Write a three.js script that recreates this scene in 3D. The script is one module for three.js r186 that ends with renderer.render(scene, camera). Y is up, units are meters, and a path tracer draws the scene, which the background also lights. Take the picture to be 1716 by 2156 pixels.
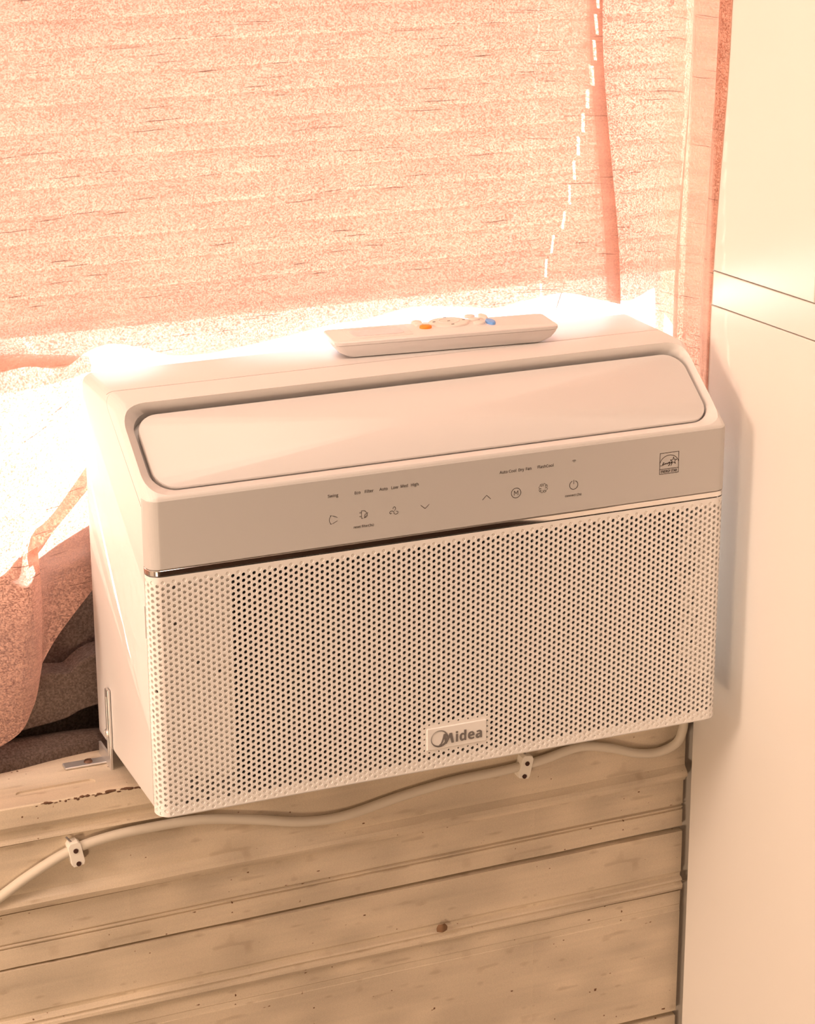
import * as THREE from 'three';
import { mergeGeometries, toCreasedNormals } from 'three/addons/utils/BufferGeometryUtils.js';
import { RoundedBoxGeometry } from 'three/addons/geometries/RoundedBoxGeometry.js';
import { TextGeometry } from 'three/addons/geometries/TextGeometry.js';
import { FontLoader } from 'three/addons/loaders/FontLoader.js';
import { RectAreaLightUniformsLib } from 'three/addons/lights/RectAreaLightUniformsLib.js';
import { Brush, Evaluator, SUBTRACTION, INTERSECTION } from 'three-bvh-csg';

// Axes: x runs along the window wall, y is up (floor at 0), z points into the room.
// The air conditioner's lower left front corner stands at (0, Y0, 0).
const Y0 = 0.8;
const scene = new THREE.Scene();

// ------------------------------------------------------------------ camera
const camera = new THREE.PerspectiveCamera(2 * Math.atan(1078 / 4978.2) * 180 / Math.PI, 1716 / 2156, 0.05, 60);
camera.position.set(-0.5186, 0.9274 + Y0, 1.8117);
camera.rotation.order = 'YXZ';
camera.rotation.set(-0.3301, -0.3949, -0.0039);
scene.add(camera);

// ------------------------------------------------------------------ sky, sun, exposure
scene.background = new THREE.Color().setRGB(3.6, 3.5, 3.6);
const sun = new THREE.DirectionalLight(new THREE.Color().setRGB(1, 0.94, 0.91), 27);
sun.position.set(-2.2, Y0 + 2.6, -3.6);
sun.target.position.set(0, Y0 + 0.25, -0.2);
sun.castShadow = true;
sun.shadow.mapSize.set(2048, 2048);
Object.assign(sun.shadow.camera, { left: -2, right: 2, top: 2, bottom: -2, near: 0.5, far: 10 });
scene.add(sun, sun.target);
RectAreaLightUniformsLib.init();
const renderer = new THREE.WebGLRenderer({ antialias: true });
renderer.toneMapping = THREE.LinearToneMapping;
renderer.toneMappingExposure = 1.14;
renderer.shadowMap.enabled = true;
const CEILING_POWER = 4.6, LAMP_POWER = 4.9, LANTERN_POWER = 3.0;

// ------------------------------------------------------------------ helpers
let seed = 20240611;
const rnd = () => { seed = (seed * 1664525 + 1013904223) >>> 0; return seed / 4294967296; };
const used = new Map();
const numbered = (n) => { const k = used.get(n) ?? 0; used.set(n, k + 1); return k ? `${n}_${String(k).padStart(3, '0')}` : n; };
function thing(name, label, category, pos = [0, 0, 0], rotY = 0, group) {
  const o = new THREE.Group(); o.name = numbered(name); o.position.set(...pos); o.rotation.y = rotY;
  o.userData = { label, category }; if (group) o.userData.group = group;
  scene.add(o); return o;
}
function structure(name, label, category) {
  const o = new THREE.Group(); o.name = numbered(name); o.userData = { kind: 'structure', label, category }; scene.add(o); return o;
}
function part(name, geo, mat, parent, label) {
  const list = Array.isArray(geo) ? geo : [geo];
  const flat = list.length > 1 ? mergeGeometries(list.map(strip)) : list[0];
  const m = new THREE.Mesh(flat, mat); m.name = name; m.castShadow = m.receiveShadow = true;
  if (label) m.userData.label = label;
  parent.add(m); return m;
}
function strip(g) {
  const h = g.index ? g.toNonIndexed() : g.clone();
  for (const k of Object.keys(h.attributes)) if (!['position', 'normal', 'uv'].includes(k)) h.deleteAttribute(k);
  if (!h.attributes.uv) h.setAttribute('uv', new THREE.BufferAttribute(new Float32Array(h.attributes.position.count * 2), 2));
  h.clearGroups(); return h;
}
function box(x0, x1, y0, y1, z0, z1, r = 0.002) {
  const w = x1 - x0, h = y1 - y0, d = z1 - z0;
  const g = r > 0 ? new RoundedBoxGeometry(w, h, d, 2, Math.min(r, w / 2.01, h / 2.01, d / 2.01)) : new THREE.BoxGeometry(w, h, d);
  g.translate((x0 + x1) / 2, (y0 + y1) / 2, (z0 + z1) / 2);
  return uvMetres(g);
}
// texture coordinates in metres, taken from the plane that each face lies in
function uvMetres(g0) {
  const g = g0.index ? g0.toNonIndexed() : g0, p = g.attributes.position, n = g.attributes.normal, uv = new Float32Array(p.count * 2);
  for (let i = 0; i < p.count; i++) {
    const ax = Math.abs(n.getX(i)), ay = Math.abs(n.getY(i)), az = Math.abs(n.getZ(i));
    if (ax > ay && ax > az) { uv[2 * i] = p.getZ(i); uv[2 * i + 1] = p.getY(i); }
    else if (ay > az) { uv[2 * i] = p.getX(i); uv[2 * i + 1] = p.getZ(i); }
    else { uv[2 * i] = p.getX(i); uv[2 * i + 1] = p.getY(i); }
  }
  g.setAttribute('uv', new THREE.BufferAttribute(uv, 2)); return g;
}
function geom(pos, idx, uv) {
  const g = new THREE.BufferGeometry();
  g.setAttribute('position', new THREE.BufferAttribute(new Float32Array(pos), 3));
  if (uv) g.setAttribute('uv', new THREE.BufferAttribute(new Float32Array(uv), 2));
  if (idx) g.setIndex(idx);
  g.computeVertexNormals(); return g;
}
const cr = (a, b, c, d, t) => 0.5 * (2 * b + (c - a) * t + (2 * a - 5 * b + 4 * c - d) * t * t + (3 * b - a - 3 * c + d) * t * t * t);
function spline1(list, t) {   // Catmull-Rom through points of any width, t in 0..1
  const n = list.length - 1, f = Math.min(Math.max(t, 0), 1) * n, i = Math.min(Math.floor(f), n - 1), q = f - i;
  const P = (k) => list[Math.min(Math.max(k, 0), n)];
  return list[0].map((_, c) => cr(P(i - 1)[c], P(i)[c], P(i + 1)[c], P(i + 2)[c], q));
}
function patch(rows, nu, nv, uvScale = 1) {   // smooth sheet through a grid of points
  const pos = [], uv = [], idx = [];
  for (let j = 0; j <= nv; j++) {
    for (let i = 0; i <= nu; i++) {
      const p = spline1(rows.map((r) => spline1(r, i / nu)), j / nv);
      pos.push(...p); uv.push(p[0] * uvScale, p[1] * uvScale);
    }
  }
  for (let j = 0; j < nv; j++) for (let i = 0; i < nu; i++) {
    const a = j * (nu + 1) + i, b = a + 1, c = a + nu + 1, d = c + 1;
    idx.push(a, c, b, b, c, d);
  }
  return geom(pos, idx, uv);
}
function hash(x, y, s) { let h = (Math.imul(x, 374761393) + Math.imul(y, 668265263) + Math.imul(s, 974634541)) | 0; h = Math.imul(h ^ (h >>> 13), 1274126177); return ((h ^ (h >>> 16)) >>> 0) / 4294967296; }
function vnoise(x, y, px, py, s) {   // value noise that repeats every px, py cells
  const xi = Math.floor(x), yi = Math.floor(y), fx = x - xi, fy = y - yi, sx = fx * fx * (3 - 2 * fx), sy = fy * fy * (3 - 2 * fy);
  const h = (a, b) => hash(((a % px) + px) % px, ((b % py) + py) % py, s);
  return (h(xi, yi) * (1 - sx) + h(xi + 1, yi) * sx) * (1 - sy) + (h(xi, yi + 1) * (1 - sx) + h(xi + 1, yi + 1) * sx) * sy;
}
function texture(size, fill, srgb = true) {
  const d = new Uint8Array(size * size * 4);
  for (let y = 0; y < size; y++) for (let x = 0; x < size; x++) {
    const c = fill(x, y), i = (y * size + x) * 4;
    for (let k = 0; k < 3; k++) d[i + k] = Math.max(0, Math.min(255, Math.round(c[k])));
    d[i + 3] = 255;
  }
  const t = new THREE.DataTexture(d, size, size); t.wrapS = t.wrapT = THREE.RepeatWrapping;
  t.magFilter = THREE.LinearFilter; t.minFilter = THREE.LinearMipmapLinearFilter; t.generateMipmaps = true;
  if (srgb) t.colorSpace = THREE.SRGBColorSpace;
  t.needsUpdate = true; return t;
}
const lin = (r, g, b) => new THREE.Color().setRGB(r, g, b);

// ------------------------------------------------------------------ materials
const M = {};
M.plastic = new THREE.MeshPhysicalMaterial({ color: lin(0.74, 0.72, 0.70), roughness: 0.42 });
M.plasticPanel = new THREE.MeshPhysicalMaterial({ color: lin(0.56, 0.545, 0.525), roughness: 0.5 });
M.grille = new THREE.MeshPhysicalMaterial({ color: lin(0.86, 0.84, 0.81), roughness: 0.6 });
M.fin = new THREE.MeshStandardMaterial({ color: lin(0.80, 0.79, 0.78), roughness: 0.5, metalness: 0.9 });
M.chrome = new THREE.MeshStandardMaterial({ color: lin(0.78, 0.76, 0.74), metalness: 1, roughness: 0.09 });
M.print = new THREE.MeshStandardMaterial({ color: lin(0.035, 0.022, 0.02), roughness: 0.7 });
M.printGrey = new THREE.MeshStandardMaterial({ color: lin(0.11, 0.10, 0.085), roughness: 0.7 });
M.badgeMetal = new THREE.MeshStandardMaterial({ color: lin(0.26, 0.24, 0.23), metalness: 0.35, roughness: 0.4 });
M.zinc = new THREE.MeshStandardMaterial({ color: lin(0.74, 0.72, 0.70), metalness: 0.75, roughness: 0.36 });
M.screw = new THREE.MeshStandardMaterial({ color: lin(0.16, 0.09, 0.06), metalness: 0.7, roughness: 0.45 });
M.nailHole = new THREE.MeshStandardMaterial({ color: lin(0.05, 0.018, 0.012), roughness: 0.8 });
M.cable = new THREE.MeshPhysicalMaterial({ color: lin(0.66, 0.60, 0.50), roughness: 0.5 });
M.clip = new THREE.MeshPhysicalMaterial({ color: lin(0.84, 0.80, 0.72), roughness: 0.5 });
M.orange = new THREE.MeshPhysicalMaterial({ color: lin(0.95, 0.30, 0.03), roughness: 0.5 });
M.blue = new THREE.MeshPhysicalMaterial({ color: lin(0.16, 0.40, 0.86), roughness: 0.45 });
M.remote = new THREE.MeshPhysicalMaterial({ color: lin(0.76, 0.73, 0.71), roughness: 0.45 });
M.button = new THREE.MeshPhysicalMaterial({ color: lin(0.78, 0.72, 0.67), roughness: 0.55 });
M.lcd = new THREE.MeshPhysicalMaterial({ color: lin(0.68, 0.66, 0.70), roughness: 0.25, clearcoat: 0.6, clearcoatRoughness: 0.15 });
M.cabinet = new THREE.MeshPhysicalMaterial({ color: lin(0.80, 0.77, 0.72), roughness: 0.32 });
M.glass = new THREE.MeshPhysicalMaterial({ color: lin(1, 1, 1), roughness: 0.0, transmission: 1, thickness: 0, ior: 1.45 });
M.slat = new THREE.MeshPhysicalMaterial({ color: lin(0.86, 0.84, 0.78), roughness: 1, transmission: 0.155, thickness: 0, side: THREE.DoubleSide, specularIntensity: 0.2 });
M.slatThin = new THREE.MeshPhysicalMaterial({ color: lin(0.9, 0.88, 0.84), roughness: 1, transmission: 0.22, thickness: 0, side: THREE.DoubleSide, specularIntensity: 0.2 });
M.blindRail = new THREE.MeshStandardMaterial({ color: lin(0.70, 0.68, 0.62), roughness: 0.5 });
M.sash = new THREE.MeshStandardMaterial({ color: lin(0.75, 0.73, 0.68), roughness: 0.5 });
M.bulb = new THREE.MeshStandardMaterial({ color: lin(1, 0.95, 0.85), emissive: lin(1, 0.76, 0.60), emissiveIntensity: 1.5, roughness: 0.4 });
M.lampMetal = new THREE.MeshStandardMaterial({ color: lin(0.3, 0.24, 0.15), metalness: 0.9, roughness: 0.35 });
M.wood = new THREE.MeshStandardMaterial({ color: lin(0.075, 0.042, 0.028), roughness: 0.5 });
M.brownWall = new THREE.MeshStandardMaterial({ color: lin(0.26, 0.21, 0.17), roughness: 0.9 });
M.wallPaint = new THREE.MeshStandardMaterial({ color: lin(0.74, 0.68, 0.61), roughness: 0.85 });
M.ceilingPaint = new THREE.MeshStandardMaterial({ color: lin(0.8, 0.76, 0.7), roughness: 0.9 });

// woven curtain cloth: fine speckle, threads and dark slubs along the weft
{
  const S = 1024, slub = new Float32Array(S * S);
  for (let k = 0; k < 46; k++) {
    const y0 = rnd() * S, x0 = rnd() * S, len = 60 + rnd() * 130, tilt = (rnd() - 0.5) * 0.06, dark = 0.35 + rnd() * 0.65, th = 0.7 + rnd() * 0.6;
    for (let i = 0; i < len; i++) {
      const t = i / len, w = Math.sin(Math.PI * t);
      for (let q = -3; q <= 3; q++) {
        const yy = y0 + i * tilt + Math.sin(i * 0.06 + k) * 0.7, yr = Math.round(yy) + q, d = (yr - yy) / th;
        const at = ((((yr % S) + S) % S) * S) + Math.round(x0 + i) % S;
        slub[at] = Math.max(slub[at], dark * w * Math.exp(-d * d));
      }
    }
  }
  const tex = texture(S, (x, y) => {
    const fine = hash(x, y, 3), sp = vnoise(x / 3, y / 2.5, Math.floor(S / 3), Math.floor(S / 2.5), 5), row = vnoise(x / 60, y / 3, Math.floor(S / 60), Math.floor(S / 3), 8);
    const big = vnoise(x / 128, y / 32, 8, 32, 11);
    let v = 0.83 + (fine - 0.5) * 0.05 + (sp - 0.5) * 0.06 + (row - 0.5) * 0.05 + (big - 0.5) * 0.05;
    v *= 1 - 0.6 * slub[y * S + x];
    return [250 * v + 14, 221 * v + 4, 205 * v + 2];
  });
  const weave = texture(S, (x, y) => { const v = 255 * Math.min(1, Math.max(0, 0.62 + (hash(x, y, 13) - 0.5) * 0.25 + (vnoise(x / 4, y / 3.2, 256, 320, 15) - 0.5) * 1.05 - 0.3 * slub[y * S + x])); return [v, v, v]; }, false);
  tex.repeat.set(1 / 0.27, 1 / 0.27); weave.repeat.set(1 / 0.27, 1 / 0.27);
  M.fabric = new THREE.MeshPhysicalMaterial({ color: lin(1, 0.895, 0.865), map: tex, roughness: 0.88, transmission: 0.86, transmissionMap: weave, thickness: 0, side: THREE.DoubleSide, specularIntensity: 0.15 });
}
// old cream gloss paint: streaks along the boards, dirt specks and chips to brown
{
  const S = 1024;
  const tex = texture(S, (x, y) => {
    const st = vnoise(x / 256, y / 8, 4, 128, 21), st2 = vnoise(x / 128, y / 24, 8, 42, 22), cl = vnoise(x / 90, y / 60, 11, 17, 23), f = hash(x, y, 24);
    const chip = vnoise(x / 22, y / 11, 46, 93, 25) * 0.6 + vnoise(x / 7, y / 5, 146, 204, 26) * 0.4, dirt = vnoise(x / 40, y / 14, 25, 73, 27);
    let v = 0.90 + (st - 0.5) * 0.03 + (st2 - 0.5) * 0.04 + (cl - 0.5) * 0.10 + (f - 0.5) * 0.07, c = [228 * v, 212 * v, 188 * v];
    if (dirt > 0.83) { const k = Math.min(1, (dirt - 0.83) * 6) * 0.22; c = c.map((a, i) => a * (1 - k) + [120, 96, 70][i] * k); }
    if (chip > 0.90) { const k = Math.min(1, (chip - 0.90) * 40); c = c.map((a, i) => a * (1 - k) + [96, 62, 38][i] * k); }
    return c;
  });
  tex.repeat.set(1 / 0.42, 1 / 0.42);
  const bump = texture(512, (x, y) => { const v = 128 + (vnoise(x / 128, y / 9, 4, 57, 31) - 0.5) * 70 + (vnoise(x / 12, y / 12, 42, 42, 32) - 0.5) * 60 + (hash(x, y, 33) - 0.5) * 24; return [v, v, v]; }, false);
  bump.repeat.set(1 / 0.30, 1 / 0.30);
  M.oldPaint = new THREE.MeshStandardMaterial({ map: tex, bumpMap: bump, bumpScale: 0.0003, roughness: 0.48 });
}
// grey foam
{
  const tex = texture(512, (x, y) => { const v = 0.8 + (hash(x, y, 41) - 0.5) * 0.35 + (vnoise(x / 6, y / 6, 85, 85, 42) - 0.5) * 0.3; return [124 * v, 108 * v, 100 * v]; });
  tex.repeat.set(1 / 0.12, 1 / 0.12);
  M.foam = new THREE.MeshStandardMaterial({ map: tex, roughness: 0.95 });
}

// ------------------------------------------------------------------ the room
const OX0 = -0.62, OX1 = 0.715, OY0 = -0.012, OY1 = 1.12;   // window opening (heights above the unit's base)
const ZW = -0.108, ZO = -0.42;                               // inner and outer face of the window wall
{
  const wb = structure('wall_back', 'cream window wall around the window opening', 'wall');
  part('wall_panel', [
    box(-2.3, OX0, 0, 2.6, ZO, ZW, 0), box(OX1, 2.5, 0, 2.6, ZO, ZW, 0),
    box(OX0, OX1, Y0 + OY1, 2.6, ZO, ZW, 0), box(OX0, OX1, 0, Y0 + OY0 - 0.03, ZO, ZW - 0.012, 0),
  ], M.wallPaint, wb);
  const mk = (n, g, m, l) => { const s = structure(n, l, n.split('_')[0]); part(n.startsWith('wall') ? 'wall_panel' : n + '_slab', g, m, s); };
  mk('wall_left', box(-2.42, -2.3, 0, 2.6, ZO, 3.6, 0), M.wallPaint, 'plain cream wall of the room, left of the window');
  mk('wall_right', box(2.5, 2.62, 0, 2.6, ZO, 3.6, 0), M.brownWall, 'plain brown wall of the room beyond the cabinets');
  mk('wall_front', box(-2.42, 2.62, 0, 2.6, 3.6, 3.72, 0), M.brownWall, 'plain brown wall of the room facing the window');
  mk('floor', box(-2.42, 2.62, -0.12, 0, ZO, 3.72, 0), M.wood, 'dark brown wooden floor');
  mk('ceiling', box(-2.42, 2.62, 2.6, 2.72, ZO, 3.72, 0), M.ceilingPaint, 'off-white ceiling');
}
// window with its frame, the lowered sash in the unit's slot and the deep painted sill
{
  const w = structure('window_1', 'sash window behind the pink curtain', 'window');
  part('window_frame', [
    box(OX0, OX0 + 0.05, Y0 + OY0, Y0 + OY1, -0.36, -0.235), box(OX1 - 0.03, OX1, Y0 + OY0, Y0 + OY1, -0.36, -0.235),
    box(OX0, OX1, Y0 + OY1 - 0.04, Y0 + OY1, -0.36, -0.235),
  ], M.sash, w);
  part('sash_rail', [
    box(OX0 + 0.05, OX1 - 0.03, Y0 + 0.228, Y0 + 0.255, -0.297, -0.272), box(OX0 + 0.05, OX1 - 0.03, Y0 + 1.02, Y0 + 1.08, -0.297, -0.272),
    box(OX0 + 0.05, OX0 + 0.09, Y0 + 0.228, Y0 + 1.08, -0.297, -0.272), box(OX1 - 0.055, OX1 - 0.03, Y0 + 0.228, Y0 + 1.08, -0.297, -0.272),
  ], M.sash, w);
  part('pane', box(OX0 + 0.085, OX1 - 0.05, Y0 + 0.250, Y0 + 1.03, -0.287, -0.284, 0), M.glass, w);
  const ev = new Evaluator(); ev.useGroups = false;
  let s = new Brush(box(OX0, OX1, Y0 - 0.034, Y0 + OY0, -0.40, -0.1035, 0.0025)); s.updateMatrixWorld();
  const slotShape = new THREE.Shape(); slotShape.absarc(0, 0, 0.0055, Math.PI / 2, Math.PI * 1.5); slotShape.absarc(0.064, 0, 0.0055, -Math.PI / 2, Math.PI / 2); slotShape.closePath();
  const sg = new THREE.ExtrudeGeometry(slotShape, { depth: 0.006, bevelEnabled: false, curveSegments: 10 }); sg.rotateX(Math.PI / 2);
  sg.rotateY(0.02); sg.translate(-0.092, Y0 + OY0 + 0.004, -0.1275);
  const c = new Brush(uvMetres(sg)); c.updateMatrixWorld();
  s = ev.evaluate(s, c, SUBTRACTION);
  part('sill', uvMetres(s.geometry), M.oldPaint, w, 'cream painted sill board with a worn front edge');
}
// boards and mouldings under the sill, each one a run along x with its own section
{
  const t = structure('trim_1', 'old cream painted boards and mouldings under the window sill', 'trim');
  const run = (section, tilt = 0, xa = OX0 - 0.4, xb = 0.589) => {   // section: [y, z] from top to bottom, front side
    const pts = [...section], pos = [], idx = [], uv = []; let along = 0;
    const back = -0.125, ring = [[section[0][0], back], ...pts, [section.at(-1)[0], back]];
    const nx = 60, n = ring.length;
    for (let i = 0; i <= nx; i++) {
      const x = xa + (xb - xa) * i / nx; along = 0;
      for (let k = 0; k < n; k++) {
        if (k) along += Math.hypot(ring[k][0] - ring[k - 1][0], ring[k][1] - ring[k - 1][1]);
        const wob = k && k < n - 1 ? (vnoise(x * 18, ring[k][0] * 90 + 50, 997, 997, 61) - 0.5) * 0.0012 : 0;
        pos.push(x, Y0 + ring[k][0] + (x - 0.25) * tilt + wob, ring[k][1] + wob * 0.6); uv.push(x, along + section[0][0] * 3.1);
      }
    }
    for (let i = 0; i < nx; i++) for (let k = 0; k < n - 1; k++) { const a = i * n + k, b = a + 1, c = a + n, d = c + 1; idx.push(a, b, c, b, d, c); }
    const g0 = geom(pos, idx, uv);
    return toCreasedNormals(g0, 0.5);
  };
  part('cove_moulding', run([[-0.034, -0.1065], [-0.0375, -0.1075], [-0.041, -0.1120], [-0.046, -0.1110], [-0.0485, -0.1075], [-0.0505, -0.1068], [-0.0515, -0.1120]]), M.oldPaint, t);
  part('apron_board', run([[-0.0515, -0.112], [-0.1020, -0.112], [-0.1045, -0.1105], [-0.1075, -0.1065], [-0.1110, -0.1050], [-0.1135, -0.1055], [-0.1150, -0.1085], [-0.1165, -0.109], [-0.1190, -0.1105], [-0.1195, -0.1135]], 0.006), M.oldPaint, t);
  part('apron_board', run([[-0.1195, -0.1135], [-0.1490, -0.1135], [-0.1497, -0.1155], [-0.1510, -0.1155], [-0.1518, -0.1128], [-0.1528, -0.1128], [-0.1536, -0.1150], [-0.1548, -0.1150], [-0.1556, -0.1130], [-0.1745, -0.1130], [-0.1752, -0.1145]], 0.012), M.oldPaint, t);
  part('apron_board', run([[-0.1782, -0.1150], [-0.1788, -0.1120], [-0.2245, -0.1120], [-0.2270, -0.1135], [-0.2300, -0.1135], [-0.2318, -0.1095], [-0.2335, -0.1085], [-0.2350, -0.1100], [-0.2362, -0.1100], [-0.2378, -0.1075], [-0.2410, -0.1070], [-0.2440, -0.1085], [-0.2455, -0.1115]], 0.008), M.oldPaint, t);
  part('apron_board', run([[-0.2455, -0.1115], [-0.2610, -0.1115], [-0.2618, -0.1120], [-0.2680, -0.1120], [-0.2688, -0.1115], [-0.3880, -0.1115], [-0.3888, -0.114]], 0.004), M.oldPaint, t);
  part('apron_board', run([[-0.3925, -0.116], [-0.3935, -0.1125], [-0.798, -0.1125]], 0), M.oldPaint, t);
}
// chipped flake of paint on the moulding bead
{
  const t = thing('paint_flake', 'curled brown paint flake on the lower moulding bead', 'paint flake', [0.316, Y0 - 0.2265, -0.108]);
  const g = patch([[[-0.005, -0.004, 0.001], [0, -0.0042, 0.004], [0.006, -0.004, 0.001]], [[-0.0055, 0.0005, 0.0015], [0, 0.001, 0.0045], [0.006, 0.0005, 0.002]], [[-0.0035, 0.0035, 0.001], [0, 0.0045, 0.003], [0.0035, 0.0035, 0.0005]]], 8, 6);
  part('chip', g, new THREE.MeshStandardMaterial({ color: lin(0.22, 0.12, 0.06), roughness: 0.8, side: THREE.DoubleSide }), t);
}

// ------------------------------------------------------------------ air conditioner
const W = 0.558, D = 0.2016, HC = 0.2975, HR = 0.3577, ZR = 0.0846, RB = 0.011, SEAM = 0.0147, YS = 0.2335;
const font = await new FontLoader().loadAsync('fonts/droid/droid_sans_regular.typeface.json');
const fontBold = await new FontLoader().loadAsync('fonts/droid/droid_sans_bold.typeface.json');
const ev = new Evaluator(); ev.useGroups = false;
const brush = (g) => { const b = new Brush(strip(g)); b.updateMatrixWorld(); return b; };
const cut = (a, b) => ev.evaluate(a, b, SUBTRACTION), keep = (a, b) => ev.evaluate(a, b, INTERSECTION);

// convex section in (a = -z, y), inset by d with corner radii shrinking accordingly
function section(poly, radii, d, seg = 6) {
  const n = poly.length, lines = poly.map((p, i) => {
    const q = poly[(i + 1) % n], dx = q[0] - p[0], dy = q[1] - p[1], l = Math.hypot(dx, dy), nx = -dy / l, ny = dx / l;
    return [p[0] + nx * d, p[1] + ny * d, dx / l, dy / l];
  });
  const out = [];
  for (let i = 0; i < n; i++) {
    const A = lines[(i + n - 1) % n], B = lines[i], den = A[2] * B[3] - A[3] * B[2];
    const t = ((B[0] - A[0]) * B[3] - (B[1] - A[1]) * B[2]) / den, cx = A[0] + A[2] * t, cy = A[1] + A[3] * t;
    const r = Math.max(radii[i] - d, 0.0006), ang = Math.acos(Math.min(1, Math.max(-1, A[2] * B[2] + A[3] * B[3]))), off = r * Math.tan(ang / 2);
    const sx = cx - A[2] * off, sy = cy - A[3] * off, ox = sx - A[3] * r, oy = sy + A[2] * r, a0 = Math.atan2(sy - oy, sx - ox);
    for (let k = 0; k <= seg; k++) { const a = a0 + ang * k / seg; out.push([ox + Math.cos(a) * r, oy + Math.sin(a) * r]); }
  }
  return out;
}
function loft(rings, closedCaps = true) {   // rings of equal length -> closed solid
  const n = rings[0].length, pos = [], idx = [];
  for (const r of rings) for (const p of r) pos.push(...p);
  for (let j = 0; j < rings.length - 1; j++) for (let i = 0; i < n; i++) {
    const a = j * n + i, b = j * n + (i + 1) % n, c = a + n, d = b + n; idx.push(a, b, c, b, d, c);
  }
  if (closedCaps) for (const [j, flip] of [[0, true], [rings.length - 1, false]]) {
    const c = rings[j].reduce((s, p) => s.map((v, k) => v + p[k] / n), [0, 0, 0]), m = pos.length / 3; pos.push(...c);
    for (let i = 0; i < n; i++) { const a = j * n + i, b = j * n + (i + 1) % n; flip ? idx.push(m, b, a) : idx.push(m, a, b); }
  }
  return toCreasedNormals(geom(pos, idx), 0.55);
}
function bodySolid(poly, radii, x0, x1, b) {
  const rings = [], K = 7;
  const ring = (x, d) => section(poly, radii, d).map(([a, y]) => [x, y, -a]);
  for (let k = 0; k <= K; k++) { const f = k / K * Math.PI / 2; rings.push(ring(x0 + b * (1 - Math.cos(f)), b * (1 - Math.sin(f)))); }
  for (let k = K; k >= 0; k--) { const f = k / K * Math.PI / 2; rings.push(ring(x1 - b * (1 - Math.cos(f)), b * (1 - Math.sin(f)))); }
  return loft(rings.map((r) => r.slice().reverse()).reverse());
}
function prism(polyAY, x0, x1) {   // polygon in (a = -z, y) along x
  const s = new THREE.Shape(polyAY.map(([a, y]) => new THREE.Vector2(a, y)));
  const g = new THREE.ExtrudeGeometry(s, { depth: x1 - x0, bevelEnabled: false }); g.rotateY(Math.PI / 2); g.translate(x0, 0, 0); return g;
}
const bodyPoly = [[0, 0], [D, 0], [D, HR], [ZR, HR], [0, HC]], bodyRad = [0.0055, 0.008, 0.010, 0.005, 0.003];
const ac = thing('air_conditioner', 'white window air conditioner with perforated front grille and sloping air outlet', 'air conditioner', [0, Y0, 0]);
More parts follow.
